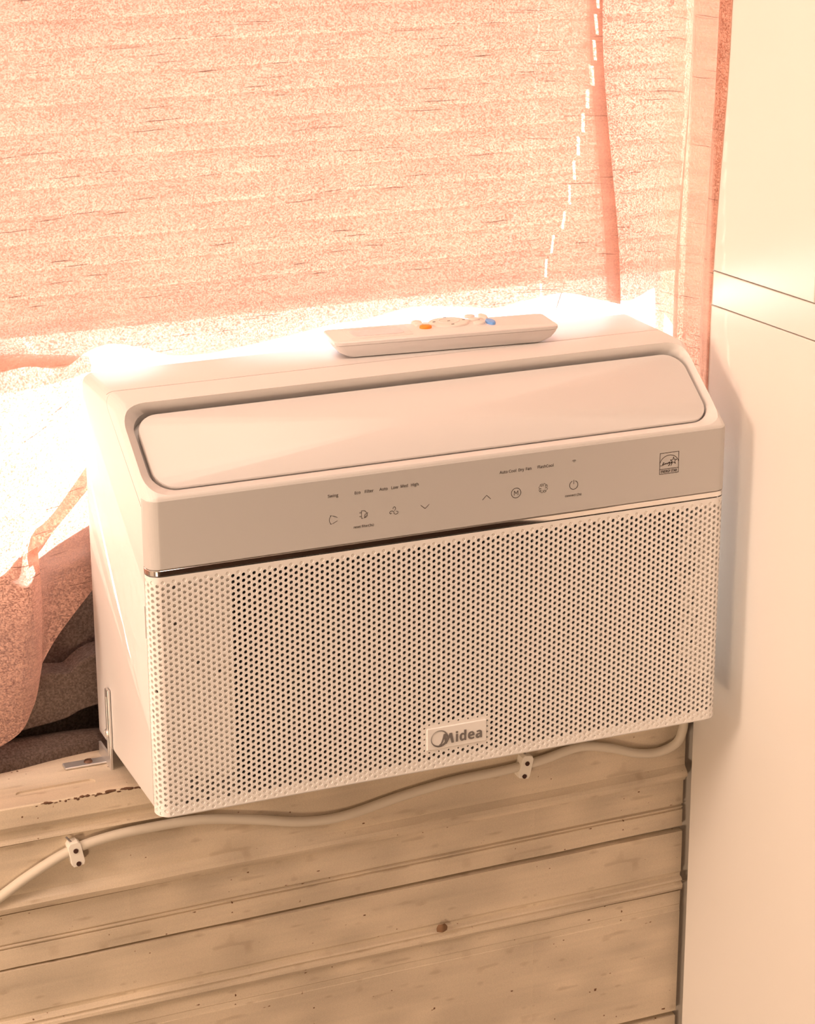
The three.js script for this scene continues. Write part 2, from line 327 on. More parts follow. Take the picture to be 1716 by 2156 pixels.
{
  const body = brush(bodySolid(bodyPoly, bodyRad, 0, W, RB));
  // sloping outlet frame: u along x, v up the slope, w out of it
  const L = Math.hypot(ZR, HR - HC), vy = (HR - HC) / L, vz = -ZR / L;
  const uvw = (u, v, w) => [u, HC + v * vy - w * vz, v * vz + w * vy];
  const rrect = (u0, u1, v0, v1, r, seg = 8) => {
    const o = [];
    for (const [cu, cv, a0] of [[u1 - r, v1 - r, 0], [u0 + r, v1 - r, 1], [u0 + r, v0 + r, 2], [u1 - r, v0 + r, 3]])
      for (let k = 0; k <= seg; k++) { const a = (a0 + k / seg) * Math.PI / 2; o.push([cu + Math.cos(a) * r, cv + Math.sin(a) * r]); }
    return o;
  };
  const FU0 = 0.0155, FU1 = 0.5485, FV0 = 0.0146, FV1 = 0.0956, FD = 0.008;   // the flap's outline and depth
  const slopeRing = (u0, u1, v0, v1, r, w) => rrect(u0, u1, v0, v1, r).map(([u, v]) => uvw(u, v, w));
  const recess = loft([
    slopeRing(FU0 - 0.001, FU1 + 0.001, FV0 - 0.0016, FV1 + 0.0056, 0.020, -0.034), slopeRing(FU0 - 0.0032, FU1 + 0.0026, FV0 - 0.0011, FV1 + 0.0048, 0.022, -FD - 0.0025),
    slopeRing(0.0034, W - 0.0034, 0.0047, 0.1016, 0.024, -0.003), slopeRing(0.0006, W - 0.0006, 0.0012, 0.1024, 0.025, 0), slopeRing(-0.002, W + 0.002, -0.0040, 0.1042, 0.027, 0.005),
  ]);
  const front = prism([[-0.02, YS], [SEAM, YS], [SEAM, 0.2865], [0.124 + 0.0307, HR + 0.02], [-0.02, HR + 0.02]], -0.01, W + 0.01);
  const lipPrism = prism([[-0.02, -0.01], [SEAM, -0.01], [SEAM, 0.0030], [-0.02, 0.0030]], -0.01, W + 0.01);
  const cap = cut(keep(body, brush(front)), brush(recess));
  const lip = keep(body, brush(lipPrism));
  part('front_frame', [cap.geometry, lip.geometry], M.plastic, ac);
  const G = 0.0014;
  const rear = prism([[SEAM + G, -0.01], [D + 0.01, -0.01], [D + 0.01, HR + 0.02], [0.124 + 0.0307 + G * 0.25, HR + 0.02], [SEAM + G, 0.2865 - G * 0.3]], -0.01, W + 0.01);
  let housing = keep(body, brush(rear));
  housing = cut(housing, brush(box(-0.01, 0.0035, 0.166, 0.196, -SEAM - 0.0045, -SEAM + 0.002, 0)));
  housing = cut(housing, brush(box(0.004, W - 0.004, HR - 0.0045, HR + 0.01, -0.1264, -0.1252, 0)));
  housing = cut(housing, brush(box(0.0722, 0.528, 0.008, 0.2268, -0.120, -SEAM + 0.002, 0)));   // air intake behind the grille
  part('housing', housing.geometry, M.plastic, ac);
  // saddle under the slot and the outdoor half beyond the sash
  part('slot_bridge', box(0.075, W - 0.012, 0.004, 0.222, -0.305, -D + 0.003, 0.004), M.plastic, ac);
  part('outdoor_housing', box(0, W, 0, 0.335, -0.50, -0.302, 0.012), M.plastic, ac);
  // the air flap
  const fl = [[0, 0.0016], [-0.0006, 0.0006], [-0.0018, 0.0]];
  const rings = [slopeRing(FU0 + 0.0006, FU1 - 0.0006, FV0 + 0.0006, FV1 - 0.0006, 0.019, -FD - 0.007)];
  for (const [w, d] of fl.slice().reverse()) rings.push(slopeRing(FU0 + d, FU1 - d, FV0 + d, FV1 - d, 0.020 - d, -FD + w));
  part('air_flap', loft(rings), M.plastic, ac, 'smooth white flap closing the air outlet');
  // chrome line
  const S = 2 * (SEAM - RB) + Math.PI * RB + (W - 2 * RB);
  const path = (s, off = 0) => {
    const a = SEAM - RB, q = Math.PI / 2 * RB, f = W - 2 * RB; let x, z, nx, nz;
    if (s < a) { x = 0; z = -SEAM + s; nx = -1; nz = 0; }
    else if (s < a + q) { const t = (s - a) / RB; nx = -Math.cos(t); nz = Math.sin(t); x = RB + nx * RB; z = -RB + nz * RB; }
    else if (s < a + q + f) { x = RB + s - a - q; z = 0; nx = 0; nz = 1; }
    else if (s < a + 2 * q + f) { const t = (s - a - q - f) / RB; nx = Math.sin(t); nz = Math.cos(t); x = W - RB + nx * RB; z = -RB + nz * RB; }
    else { x = W; z = -RB - (s - a - 2 * q - f); nx = 1; nz = 0; }
    return [x + nx * off, z + nz * off, nx, nz];
  };
  const marks = []; { const a = SEAM - RB, q = Math.PI / 2 * RB, f = W - 2 * RB; marks.push(0, a); for (let k = 1; k <= 10; k++) marks.push(a + q * k / 10); for (let k = 0; k <= 10; k++) marks.push(a + q + f + q * k / 10); marks.push(S); }
  const band = (prof) => {   // prof: [y, off] up the section, run round the front path
    const pos = [], idx = [], n = prof.length;
    for (const s of marks) for (const [y, o] of prof) { const p = path(s, o); pos.push(p[0], y, p[1]); }
    for (let i = 0; i < marks.length - 1; i++) for (let k = 0; k < n - 1; k++) { const a = i * n + k, b = a + 1, c = a + n, d = c + 1; idx.push(a, c, b, b, c, d); }
    return toCreasedNormals(geom(pos, idx), 0.4);
  };
  part('chrome_strip', band([[0.2277, -0.003], [0.2277, -0.0003], [0.2281, 0.0001], [0.2322, 0.0001], [0.2326, -0.0003], [0.2326, -0.003]]), M.chrome, ac, 'polished chrome line between control panel and grille');
  part('control_panel', band([[YS + 0.0002, -0.0004], [YS + 0.0002, 0.0002], [YS + 0.0005, 0.0004], [HC - 0.0034, 0.0004], [HC - 0.0030, 0.0002], [HC - 0.0028, -0.0004]]), M.plasticPanel, ac, 'silver grey control panel with printed symbols');
  part('trim_groove', band([[YS - 0.0001, -0.0022], [0.2324, -0.0022], [0.2280, -0.0022], [0.2266, -0.0022]]), M.plastic, ac);
  // perforated grille: every hole is cut through the sheet, the outer rows are dimples
  const LB = 0.0722, RBx = 0.528, NC = 120, P = S / NC, Q = 0.00554, YT = 0.2268, YB = 0.0030, TH = 0.0021, R = 0.00176;
  const plate = [0.2545, 0.3142, 0.0222, 0.0436];
  const pos = [], nor = [], outer = [], circ = [];
  for (const [a, b] of [[1, 1 / 3], [1, 1], [1 / 3, 1], [-1 / 3, 1], [-1, 1], [-1, 1 / 3], [-1, -1 / 3], [-1, -1], [-1 / 3, -1], [1 / 3, -1], [1, -1], [1, -1 / 3]]) outer.push([a, b]);
  for (let k = 0; k < 12; k++) circ.push([Math.cos((15 + 30 * k) * Math.PI / 180), Math.sin((15 + 30 * k) * Math.PI / 180)]);
  const V = (s, y, depth, n) => { const p = path(Math.min(Math.max(s, 0), S), -depth); return { p: [p[0], y, p[1]], f: [p[2], 0, p[3]], n }; };
  const put = (...vs) => { for (const v of vs) { pos.push(...v.p); nor.push(...(v.n ?? v.f)); } };
  const tangent = (s) => { const p = path(s); return [p[3], 0, -p[2]]; };
  const cell = (sc, y0, y1, yc, r, depth, closed, taper = 1) => {
    const hw = P / 2, s0 = sc - hw, s1 = sc + hw;
    const O = outer.map(([a, b]) => V(sc + a * hw, b > 0 ? yc + (y1 - yc) * b : yc + (yc - y0) * b, 0));
    if (!r) { put(V(s0, y0, 0), V(s1, y0, 0), V(s1, y1, 0), V(s0, y0, 0), V(s1, y1, 0), V(s0, y1, 0)); return; }
    const t = tangent(sc), ch = 0.0002;
    const C0 = circ.map(([a, b]) => V(sc + a * (r + ch), yc + b * (r + ch), 0));
    const C1 = circ.map(([a, b]) => { const v = V(sc + a * r, yc + b * r, ch); v.n = [-t[0] * a * 0.6 + v.f[0] * 0.75, -b * 0.6, -t[2] * a * 0.6 + v.f[2] * 0.75]; return v; });
    const C2 = circ.map(([a, b]) => { const v = V(sc + a * r * taper, yc + b * r * taper, depth); v.n = [-t[0] * a, -b, -t[2] * a]; return v; });
    for (let i = 0; i < 12; i++) {
      const j = (i + 1) % 12;
      put(O[i], O[j], C0[i], O[j], C0[j], C0[i]);
      put(C0[i], C0[j], C1[i], C0[j], C1[j], C1[i]);
      const w1 = { ...C1[i], n: C2[i].n }, w2 = { ...C1[j], n: C2[j].n };
      put(w1, w2, C2[i], w2, C2[j], C2[i]);
      if (closed) { const c = V(sc, yc, depth); put(c, { ...C2[i], n: undefined }, { ...C2[j], n: undefined }); }
    }
  };
  for (let i = 0; i < NC; i++) {
    const sc = (i + 0.5) * P, top = i % 2 ? 0.2188 : 0.2216;
    let yPrev = YT;
    for (let k = 0; ; k++) {
      const yc = top - k * Q; if (yc < YB + 0.0016) { cell(sc, YB, yPrev, (YB + yPrev) / 2, 0); break; }
      const y1 = k ? yc + Q / 2 : YT, y0 = Math.max(yc - Q / 2, YB); yPrev = y0;
      if (k === 0 && y1 - yc > Q / 2) { cell(sc, yc + Q / 2, y1, (yc + Q / 2 + y1) / 2, 0); }
      const yy1 = Math.min(y1, yc + Q / 2), x = path(sc)[0];
      const dimple = (!(i % 2) && k === 0) || yc < 0.0122 || i === 0 || i === NC - 1;
      const h = hash(i, k, 91), blind = !dimple && ((x < LB && !(yc < 0.036 && x > 0.02 && h < 0.45) && h < 0.985) || (x > 0.5345 && yc > 0.05) || (x > 0.508 && h < (x - 0.5) * 28 && yc > 0.05 && yc < 0.214));
      const e = 0.0009, inPlate = x > plate[0] - e && x < plate[1] + e && yc > plate[2] - e && yc < plate[3] + e;
      const near = x > plate[0] - 0.0052 && x < plate[1] + 0.0052 && yc > plate[2] - 0.0042 && yc < plate[3] + 0.0042;
      if (inPlate) cell(sc, y0, yy1, yc, 0);
      else cell(sc, y0, yy1, yc, near ? 0.00096 : R, dimple ? 0.0007 : blind ? 0.0028 : TH, dimple || blind, dimple ? 0.8 : 1);
    }
  }
  const gg = new THREE.BufferGeometry();
  gg.setAttribute('position', new THREE.BufferAttribute(new Float32Array(pos), 3));
  gg.setAttribute('normal', new THREE.BufferAttribute(new Float32Array(nor), 3));
  part('perforated_grille', gg, M.grille, ac, 'off-white front grille drilled with small round holes');
  // what stands behind the holes: pale plastic towards both ends, the open intake between
  const roundEnd = (x0, x1, left) => {
    const s = new THREE.Shape(), r = 0.006, e = 0.0050;
    if (left) { s.moveTo(e, SEAM - 0.0004); s.lineTo(e, e + r); s.absarc(e + r, e + r, r, Math.PI, Math.PI * 1.5); s.lineTo(x1, e); s.lineTo(x1, SEAM - 0.0004); }
    else { s.moveTo(x0, SEAM - 0.0004); s.lineTo(x0, e); s.lineTo(W - e - r, e); s.absarc(W - e - r, e + r, r, -Math.PI / 2, 0); s.lineTo(W - e, SEAM - 0.0004); }
    const g = new THREE.ExtrudeGeometry(s, { depth: YT + 0.006 - YB, bevelEnabled: false }); g.rotateX(-Math.PI / 2); g.scale(1, 1, 1); g.translate(0, YB, 0);
    // the shape's second axis is depth behind the front face
    const p = g.attributes.position; for (let i = 0; i < p.count; i++) p.setZ(i, p.getZ(i)); return g;
  };
  part('backing_plate', roundEnd(0, LB, true), M.plastic, ac);
  part('backing_plate', roundEnd(RBx, W, false), M.plastic, ac);
  // unseen coil fins added deep in the intake to trap light entering the holes
  const fins = []; for (let k = 0; k < 150; k++) { const x = LB + 0.002 + k * 0.00302; fins.push(box(x, x + 0.0003, 0.0085, YT - 0.0005, -0.118, -0.030, 0)); }
  part('light_trap_fins', fins, M.fin, ac, 'added aluminium coil fins that darken the air intake').userData.kind = 'stuff';
  // brand plate
  const badge = part('brand_plate', (() => { const g = new RoundedBoxGeometry(plate[1] - plate[0], plate[3] - plate[2], 0.0022, 3, 0.0009); g.translate((plate[0] + plate[1]) / 2, (plate[2] + plate[3]) / 2, 0.0001); return g; })(), M.grille, ac, 'small raised plate with the maker name');
  const zf = 0.0012;
  const txt = (str, f, size, depth = 0.0006) => { const g = new TextGeometry(str, { font: f, size, depth, curveSegments: 6, bevelEnabled: false }); g.computeBoundingBox(); return g; };
  {
    const cx = plate[0] + 0.0122, cy = plate[2] + 0.0103, ring = new THREE.Shape(); ring.absellipse(0, 0, 0.0085, 0.0082, 0, Math.PI * 2);
    const hole = new THREE.Path(); hole.absellipse(-0.0006, 0.0006, 0.0076, 0.0072, 0, Math.PI * 2, true); ring.holes.push(hole);
    const rg = new THREE.ExtrudeGeometry(ring, { depth: 0.0006, bevelEnabled: false, curveSegments: 32 }); rg.translate(cx, cy, zf);
    const sh = (pts) => { const g = new THREE.ExtrudeGeometry(new THREE.Shape(pts.map(([a, b]) => new THREE.Vector2(a, b))), { depth: 0.0008, bevelEnabled: false }); g.translate(cx, cy, zf); return g; };
    const m1 = sh([[-0.0015, -0.0072], [0.0012, -0.0045], [0.0030, 0.0000], [0.0040, 0.0040], [0.0056, 0.0040], [0.0066, -0.0030], [0.0100, 0.0040], [0.0122, 0.0040], [0.0142, -0.0058], [0.0118, -0.0058], [0.0104, 0.0005], [0.0070, -0.0058], [0.0056, -0.0058], [0.0046, 0.0000], [0.0026, -0.0048], [0.0006, -0.0068]]);
    const t = txt('idea', fontBold, 0.0098); t.translate(cx + 0.0152, cy - 0.0056, zf); 
    part('emblem', rg, M.badgeMetal, badge); part('letter_mark', m1, M.badgeMetal, badge); part('lettering', t, M.badgeMetal, badge, 'grey raised lettering');
  }
  // printed control symbols
  const zp = 0.00055;
  const ribbon = (lists, w) => {
    const pos = [], put4 = (a, b, c, d) => pos.push(...a, zp, ...b, zp, ...c, zp, ...a, zp, ...c, zp, ...d, zp);
    for (const l of lists) for (let i = 0; i < l.length - 1; i++) {
      const [ax, ay] = l[i], [bx, by] = l[i + 1], d = Math.hypot(bx - ax, by - ay) || 1, ux = (bx - ax) / d * w / 2, uy = (by - ay) / d * w / 2;
      put4([ax - ux + uy, ay - uy - ux], [bx + ux + uy, by + uy - ux], [bx + ux - uy, by + uy + ux], [ax - ux - uy, ay - uy + ux]);
    }
    return geom(pos);
  };
  const arc = (cx, cy, rx, ry, a0, a1, n = 20) => Array.from({ length: n + 1 }, (_, k) => { const a = (a0 + (a1 - a0) * k / n) * Math.PI / 180; return [cx + rx * Math.cos(a), cy + ry * Math.sin(a)]; });
  const icon = (name, x, y, lists, w = 0.00042, mat = M.print) => part(name, ribbon(lists.map((l) => l.map(([a, b]) => [a + x, b + y])), w), mat, ac);
  const word = (name, str, x, y, size, f = font, sq = 1) => { const g = txt(str, f, size, 0.0001); const b = g.boundingBox; g.translate(-(b.max.x + b.min.x) / 2, -size / 2, zp - 0.00006); g.scale(sq, 1, 1); g.translate(x, y, 0); return part(name, g, M.print, ac); };
  const mm = (l) => l.map((p) => p.map((v) => v / 1000));
  word('swing_lettering', 'Swing', 0.1667, 0.2794, 0.0027);
  word('eco_lettering', 'Eco', 0.1895, 0.2792, 0.0027); word('filter_lettering', 'Filter', 0.2003, 0.2792, 0.0027);
  word('auto_lettering', 'Auto', 0.2137, 0.2794, 0.0027); word('low_lettering', 'Low', 0.2243, 0.2794, 0.0027);
  word('med_lettering', 'Med', 0.2333, 0.2796, 0.0027); word('high_lettering', 'High', 0.2432, 0.2796, 0.0027);
  word('reset_lettering', 'reset filter(3s)', 0.1948, 0.2478, 0.0022);
  word('auto_lettering', 'Auto', 0.3288, 0.2800, 0.0027); word('cool_lettering', 'Cool', 0.3377, 0.2800, 0.0027);
  word('dry_lettering', 'Dry', 0.3463, 0.2800, 0.0027); word('fan_lettering', 'Fan', 0.3535, 0.2801, 0.0027);
  word('flash_lettering', 'FlashCool', 0.3703, 0.2803, 0.0027);
  word('connect_lettering', 'connect (3s)', 0.3985, 0.2493, 0.0022);
  icon('swing_icon', 0.1667, 0.2575, [mm(arc(4.2, 0, 8, 6, 142, 218, 10)), mm([[-2.8, 3.8], [-1.8, 3.9]]), mm([[-2.8, -3.8], [-1.8, -3.9]]), mm([[-0.8, 3.6], [3.6, 1.6]]), mm([[-0.8, -3.6], [3.6, -1.6]])]);
  icon('plug_icon', 0.1949, 0.2584, [mm([[-2, -3.4], [-2, 3.6], [-0.6, 3.6]]), mm(arc(-0.6, 0, 3.4, 3.6, 90, 20, 8)), mm([[-2, -3.4], [-0.6, -3.4]]), mm([[-3.8, 1.8], [-2, 1.8]]), mm([[-3.8, -1.6], [-2, -1.6]]), mm([[2.6, 1.2], [4, 1.2]]), mm([[0.8, -3.4], [0.8, -1], [1.6, 0.2], [3.4, 0.4], [3.4, -1.6], [2.4, -2.8], [0.8, -2.8]]), mm([[0.8, -3.4], [2.6, -1]])]);
  icon('fan_icon', 0.2235, 0.2578, [mm(arc(0.3, 2.2, 1.2, 1.6, 190, -40, 10)), mm([[1.3, 1.4], [0.4, 0.1]]), mm(arc(-2.2, -1.2, 1.9, 1.4, 20, 200, 10)), mm([[-4.0, -1.6], [-3.2, -2.4], [-2.4, -1.9]]), mm(arc(1.8, -1.6, 2.0, 1.5, 160, 380, 12)), mm([[3.7, -1.0], [2.2, -0.6]])]);
  icon('down_icon', 0.2530, 0.2578, [mm([[-3.9, 1.6], [0, -1.8], [3.9, 1.6]])]);
  icon('up_icon', 0.3125, 0.2585, [mm([[-4, -1.9], [0, 1.9], [4, -1.9]])]);
  icon('mode_icon', 0.3414, 0.2588, [mm(arc(0, 0, 4.6, 4.6, 0, 360, 36)), mm([[-1.8, -2], [-1.8, 2], [0, -0.6], [1.8, 2], [1.8, -2]])], 0.00046);
  icon('snow_icon', 0.3682, 0.2598, [0, 90, 180, 270].flatMap((q) => { const c = Math.cos(q * Math.PI / 180), s = Math.sin(q * Math.PI / 180), ro = (l) => mm(l.map(([a, b]) => [a * c - b * s, a * s + b * c])); return [ro(arc(1.1, 2.4, 1.1, 1.9, 200, -30, 10)), ro(arc(0, 0, 4.4, 4.4, 20, 50, 6)), ro([[2, 1.2], [3.4, 2.6]]), ro([[2.4, 0.2], [4.2, 0.9]])]; }), 0.00034, M.printGrey);
  icon('power_icon', 0.3988, 0.2588, [mm(arc(0, 0, 4.1, 4.1, 115, 425, 30)), mm([[0, 1], [0, 4.6]])], 0.0005);
  icon('wireless_icon', 0.3987, 0.2802, [mm(arc(0, 0, 2.4, 2.4, 40, 140, 10)), mm(arc(0, 0, 1.5, 1.5, 40, 140, 8)), mm(arc(0, 0, 0.6, 0.6, 30, 150, 6))], 0.0003, M.printGrey);
  {
    const x = 0.4961, y = 0.2674, star = []; for (let k = 0; k <= 10; k++) { const r = k % 2 ? 1.3 : 3.5, a = (90 + k * 36) * Math.PI / 180; star.push([4.4 + r * Math.cos(a) * 1.0, 1.6 + r * Math.sin(a)]); }
    const e = icon('efficiency_emblem', x, y, [
      mm([[-9.7, -10], [9.7, -10], [9.7, 10], [-9.7, 10], [-9.7, -10]]), mm([[-9.7, -5.4], [9.7, -5.4]]), mm(arc(0, -1.5, 9.9, 9.0, 15, 165, 24)), mm(star),
      mm([[-9.0, -1.8], [-7.4, -1.9], [-6, -0.6], [-5.4, 0.9], [-6.2, 0.7], [-7, -0.8], [-6.4, -1.5], [-5, -0.9], [-4.2, 0], [-4.3, -1.0], [-3.4, -0.1], [-2.8, 0.1], [-2.7, -0.8], [-1.8, -0.2], [-1.2, 0.4], [-1.6, -0.6], [-0.6, 0.1], [0.2, 0.9], [0.6, 0.2], [-0.4, -0.4], [0.8, 0.6], [0.2, -2.2], [-0.8, -2.6], [1.4, -0.4], [2.2, 0.9], [2.0, -0.2], [3.0, 0.4], [2.4, -2.2], [1.6, -2.6]]),
    ], 0.0005);
    e.userData.label = 'square energy rating emblem printed on the control panel';
    word('emblem_lettering', 'ENERGY STAR', x, y - 0.0077, 0.0026, fontBold, 0.72);
  }
}
// fixing bracket between the unit's side and the sill
{
  const t = thing('mounting_bracket', 'bright metal mounting bracket screwed to the sill beside the air conditioner', 'bracket', [-0.0005, Y0 - 0.012, -0.165]);
  const sh = new THREE.Shape([[-0.0195, 0.0], [-0.0195, 0.0125], [0.0105, 0.0125], [0.0105, 0.0775], [0.0125, 0.0795], [0.0205, 0.0795], [0.0205, -0.0005], [0.012, 0.0]].map((p) => new THREE.Vector2(...p)));
  const slot = new THREE.Path([[0.0140, 0.012], [0.0165, 0.012], [0.0165, 0.072], [0.0140, 0.072]].map((p) => new THREE.Vector2(...p))); sh.holes.push(slot);
  const g = new THREE.ExtrudeGeometry(sh, { depth: 0.0018, bevelEnabled: true, bevelSize: 0.0003, bevelThickness: 0.0003, bevelSegments: 2 }); g.rotateY(-Math.PI / 2); g.translate(-0.0006, 0, 0);
  part('side_plate', g, M.zinc, t);
  part('foot', [box(-0.042, -0.001, 0.0002, 0.0024, -0.0075, 0.0055, 0.001)], M.zinc, t);
  const sc = (p, turn) => { const a = new THREE.LatheGeometry([[0, 0.0026], [0.0022, 0.0024], [0.0039, 0.0012], [0.0042, 0]].map((q) => new THREE.Vector2(...q)), 18); const b = box(-0.0028, 0.0028, 0.0022, 0.0029, -0.0004, 0.0004, 0); const m = mergeGeometries([strip(a), strip(b)]); if (turn) m.rotateZ(Math.PI / 2); m.translate(...p); return m; };
  part('screw', sc([-0.0185, 0.0024, -0.001]), M.screw, t, 'rusty brown screw head in the foot');
  part('screw', sc([-0.0024, 0.0345, 0.0125], true), M.zinc, t);
}
// ------------------------------------------------------------------ remote control on top of the unit
{
  const t = thing('remote_control', 'white remote control with orange and blue buttons lying on the air conditioner', 'remote control', [0.3356, Y0 + HR, -0.1545], -0.105);
  const L2 = 0.1085, W2 = 0.0247, seg = 6;
  const rr = (l, w, r, y, dx = 0) => { const o = []; for (const [sx, sz, a0] of [[1, 1, 0], [-1, 1, 1], [-1, -1, 2], [1, -1, 3]]) for (let k = 0; k <= seg; k++) { const a = (a0 + k / seg) * Math.PI / 2; o.push([dx + sx * (l - r) + Math.cos(a) * r, y, sz * (w - r) + Math.sin(a) * r]); } return o; };
  const solid = (list) => { const g = loft(list.map((r) => r.slice().reverse())); return g; };
  part('bottom_shell', solid([rr(L2 - 0.017, W2 - 0.007, 0.006, 0.0002), rr(L2 - 0.013, W2 - 0.0045, 0.006, 0.0012), rr(L2 - 0.0055, W2 - 0.0020, 0.006, 0.0055), rr(L2 - 0.0018, W2 - 0.0006, 0.006, 0.0105), rr(L2 - 0.0006, W2 - 0.0003, 0.006, 0.0132)]), M.remote, t);
  part('top_cover', solid([rr(L2 - 0.0002, W2, 0.006, 0.0135), rr(L2, W2, 0.006, 0.0140), rr(L2, W2, 0.006, 0.0162), rr(L2 - 0.0006, W2 - 0.0006, 0.0056, 0.0170), rr(L2 - 0.0016, W2 - 0.0016, 0.005, 0.0173)]), M.remote, t);
  const th = -0.105, toL = (x, z) => { const dx = x - 0.3356, dz = z + 0.1545; return [dx * Math.cos(th) - dz * Math.sin(th), dx * Math.sin(th) + dz * Math.cos(th)]; };
  const ty = 0.0173;
  const scr = part('display_window', solid([rr(0.030, 0.0165, 0.002, ty - 0.0002, -0.0615), rr(0.030, 0.0165, 0.002, ty + 0.0003, -0.0615), rr(0.0296, 0.0161, 0.0018, ty + 0.0005, -0.0615)]), M.remote, t);
  part('display', solid([rr(0.0245, 0.0105, 0.004, ty + 0.0004, -0.0625), rr(0.0245, 0.0105, 0.004, ty + 0.0008, -0.0625)]), M.lcd, scr, 'pale grey display');
  const key = (name, x, z, rx, rz, h, mat, label) => {
    const [lx, lz] = toL(x, z), g = new THREE.LatheGeometry([[0, h], [0.7, h], [0.92, h * 0.85], [1, h * 0.55], [1, -0.0004]].map((q) => new THREE.Vector2(...q)), 24);
    g.scale(rx, 1, rz); g.translate(lx, ty, lz); return part(name, g, mat, t, label);
  };
  key('button', 0.3216, -0.1585, 0.0058, 0.0050, 0.0026, M.orange, 'orange button');
  key('button', 0.3203, -0.1775, 0.0052, 0.0046, 0.0026, M.button); key('button', 0.3188, -0.1683, 0.0044, 0.0040, 0.0024, M.button);
  const dial = key('control_pad', 0.3486, -0.1665, 0.0195, 0.0172, 0.0022, M.button);
  { const [lx, lz] = toL(0.3486, -0.1665); const r = new THREE.TorusGeometry(0.0098, 0.0005, 8, 40); r.rotateX(Math.PI / 2); r.scale(1, 1, 0.88); r.translate(lx, ty + 0.0022, lz); part('pad_ring', r, M.remote, dial);
    for (const [dx, dz] of [[0, 0], [0.0145, 0], [-0.0145, 0], [0, 0.0128], [0, -0.0128]]) { const b = box(-0.0013, 0.0013, 0, 0.0003, -0.0006, 0.0006, 0); b.translate(lx + dx, ty + 0.0021, lz + dz); part('pad_mark', b, M.printGrey, dial); } }
  key('button', 0.3755, -0.1790, 0.0052, 0.0042, 0.0024, M.button); key('button', 0.3748, -0.1666, 0.0055, 0.0044, 0.0024, M.button); key('button', 0.3738, -0.1530, 0.0058, 0.0046, 0.0024, M.button);
  key('button', 0.3868, -0.1735, 0.0042, 0.0088, 0.0024, M.button); key('button', 0.3850, -0.1520, 0.0042, 0.0088, 0.0026, M.blue, 'blue oval button');
}
// ------------------------------------------------------------------ power cable and its clips
{
  const c = thing('power_cable', 'cream power cable tacked along the boards under the air conditioner', 'cable', [0, 0, 0]);
  const z = -0.1068, pts = [[-0.19, -0.138], [-0.155, -0.118], [-0.1239, -0.1015], [-0.0966, -0.0858], [-0.0558, -0.0675], [-0.0196, -0.0605], [0.0258, -0.0585], [0.0718, -0.0603], [0.1277, -0.0715], [0.1704, -0.0818], [0.2091, -0.0843], [0.2731, -0.0745], [0.3232, -0.0688], [0.3893, -0.0668], [0.4255, -0.0632], [0.4672, -0.0570], [0.4992, -0.0640], [0.5316, -0.0758], [0.5560, -0.0785], [0.5735, -0.0700], [0.5780, -0.0520], [0.5745, -0.0350]].map(([x, y], i) => new THREE.Vector3(x, y + Y0, z + (i > 18 ? (i - 18) * 0.004 : 0)));
  pts.push(new THREE.Vector3(0.560, Y0 - 0.016, -0.082), new THREE.Vector3(0.545, Y0 - 0.004, -0.075));
  const g = new THREE.TubeGeometry(new THREE.CatmullRomCurve3(pts), 260, 0.0047, 12); g.scale(1, 1, 1);
  part('cable_sheath', g, M.cable, c);
  const clip = (x, y, turn, label) => {
    const t = thing('cable_clip', label, 'cable clip', [x, Y0 + y, -0.112], 0, 'cable clips under the window');
    const q = new THREE.Group();
    const s = new THREE.Shape([[-0.0055, 0.006], [-0.0035, 0.0085], [0.0035, 0.0085], [0.0055, 0.006], [0.0058, -0.012], [0.0045, -0.0145], [-0.0045, -0.0145], [-0.0058, -0.012]].map((p) => new THREE.Vector2(...p)));
    const b = new THREE.ExtrudeGeometry(s, { depth: 0.0105, bevelEnabled: true, bevelSize: 0.0006, bevelThickness: 0.0006, bevelSegments: 2 });
    const turned = (g) => { g.rotateZ(turn); return g; };
    part('clip_body', turned(b), M.clip, t);
    for (const yy of [0.001, -0.0125]) { const n = new THREE.CylinderGeometry(0.0023, 0.0023, 0.0014, 16); n.rotateX(Math.PI / 2); n.translate(0, yy, 0.0112); part('nail_head', turned(n), M.nailHole, t, 'dark nail head'); }
    const grey_stub = new THREE.CylinderGeometry(0.0009, 0.0009, 0.008, 8); grey_stub.rotateZ(0.5); grey_stub.translate(-0.003, 0.0115, 0.006); part('grey_stub', turned(grey_stub), M.badgeMetal, t, 'thin grey stub above the clip');  // short grey cylinder leaning above the clip
  };
  clip(-0.0512, -0.0665, 0.16, 'white cable clip on the bare run of cable left of the air conditioner');
  clip(0.4050, -0.0625, -0.22, 'white cable clip just below the air conditioner grille');
}

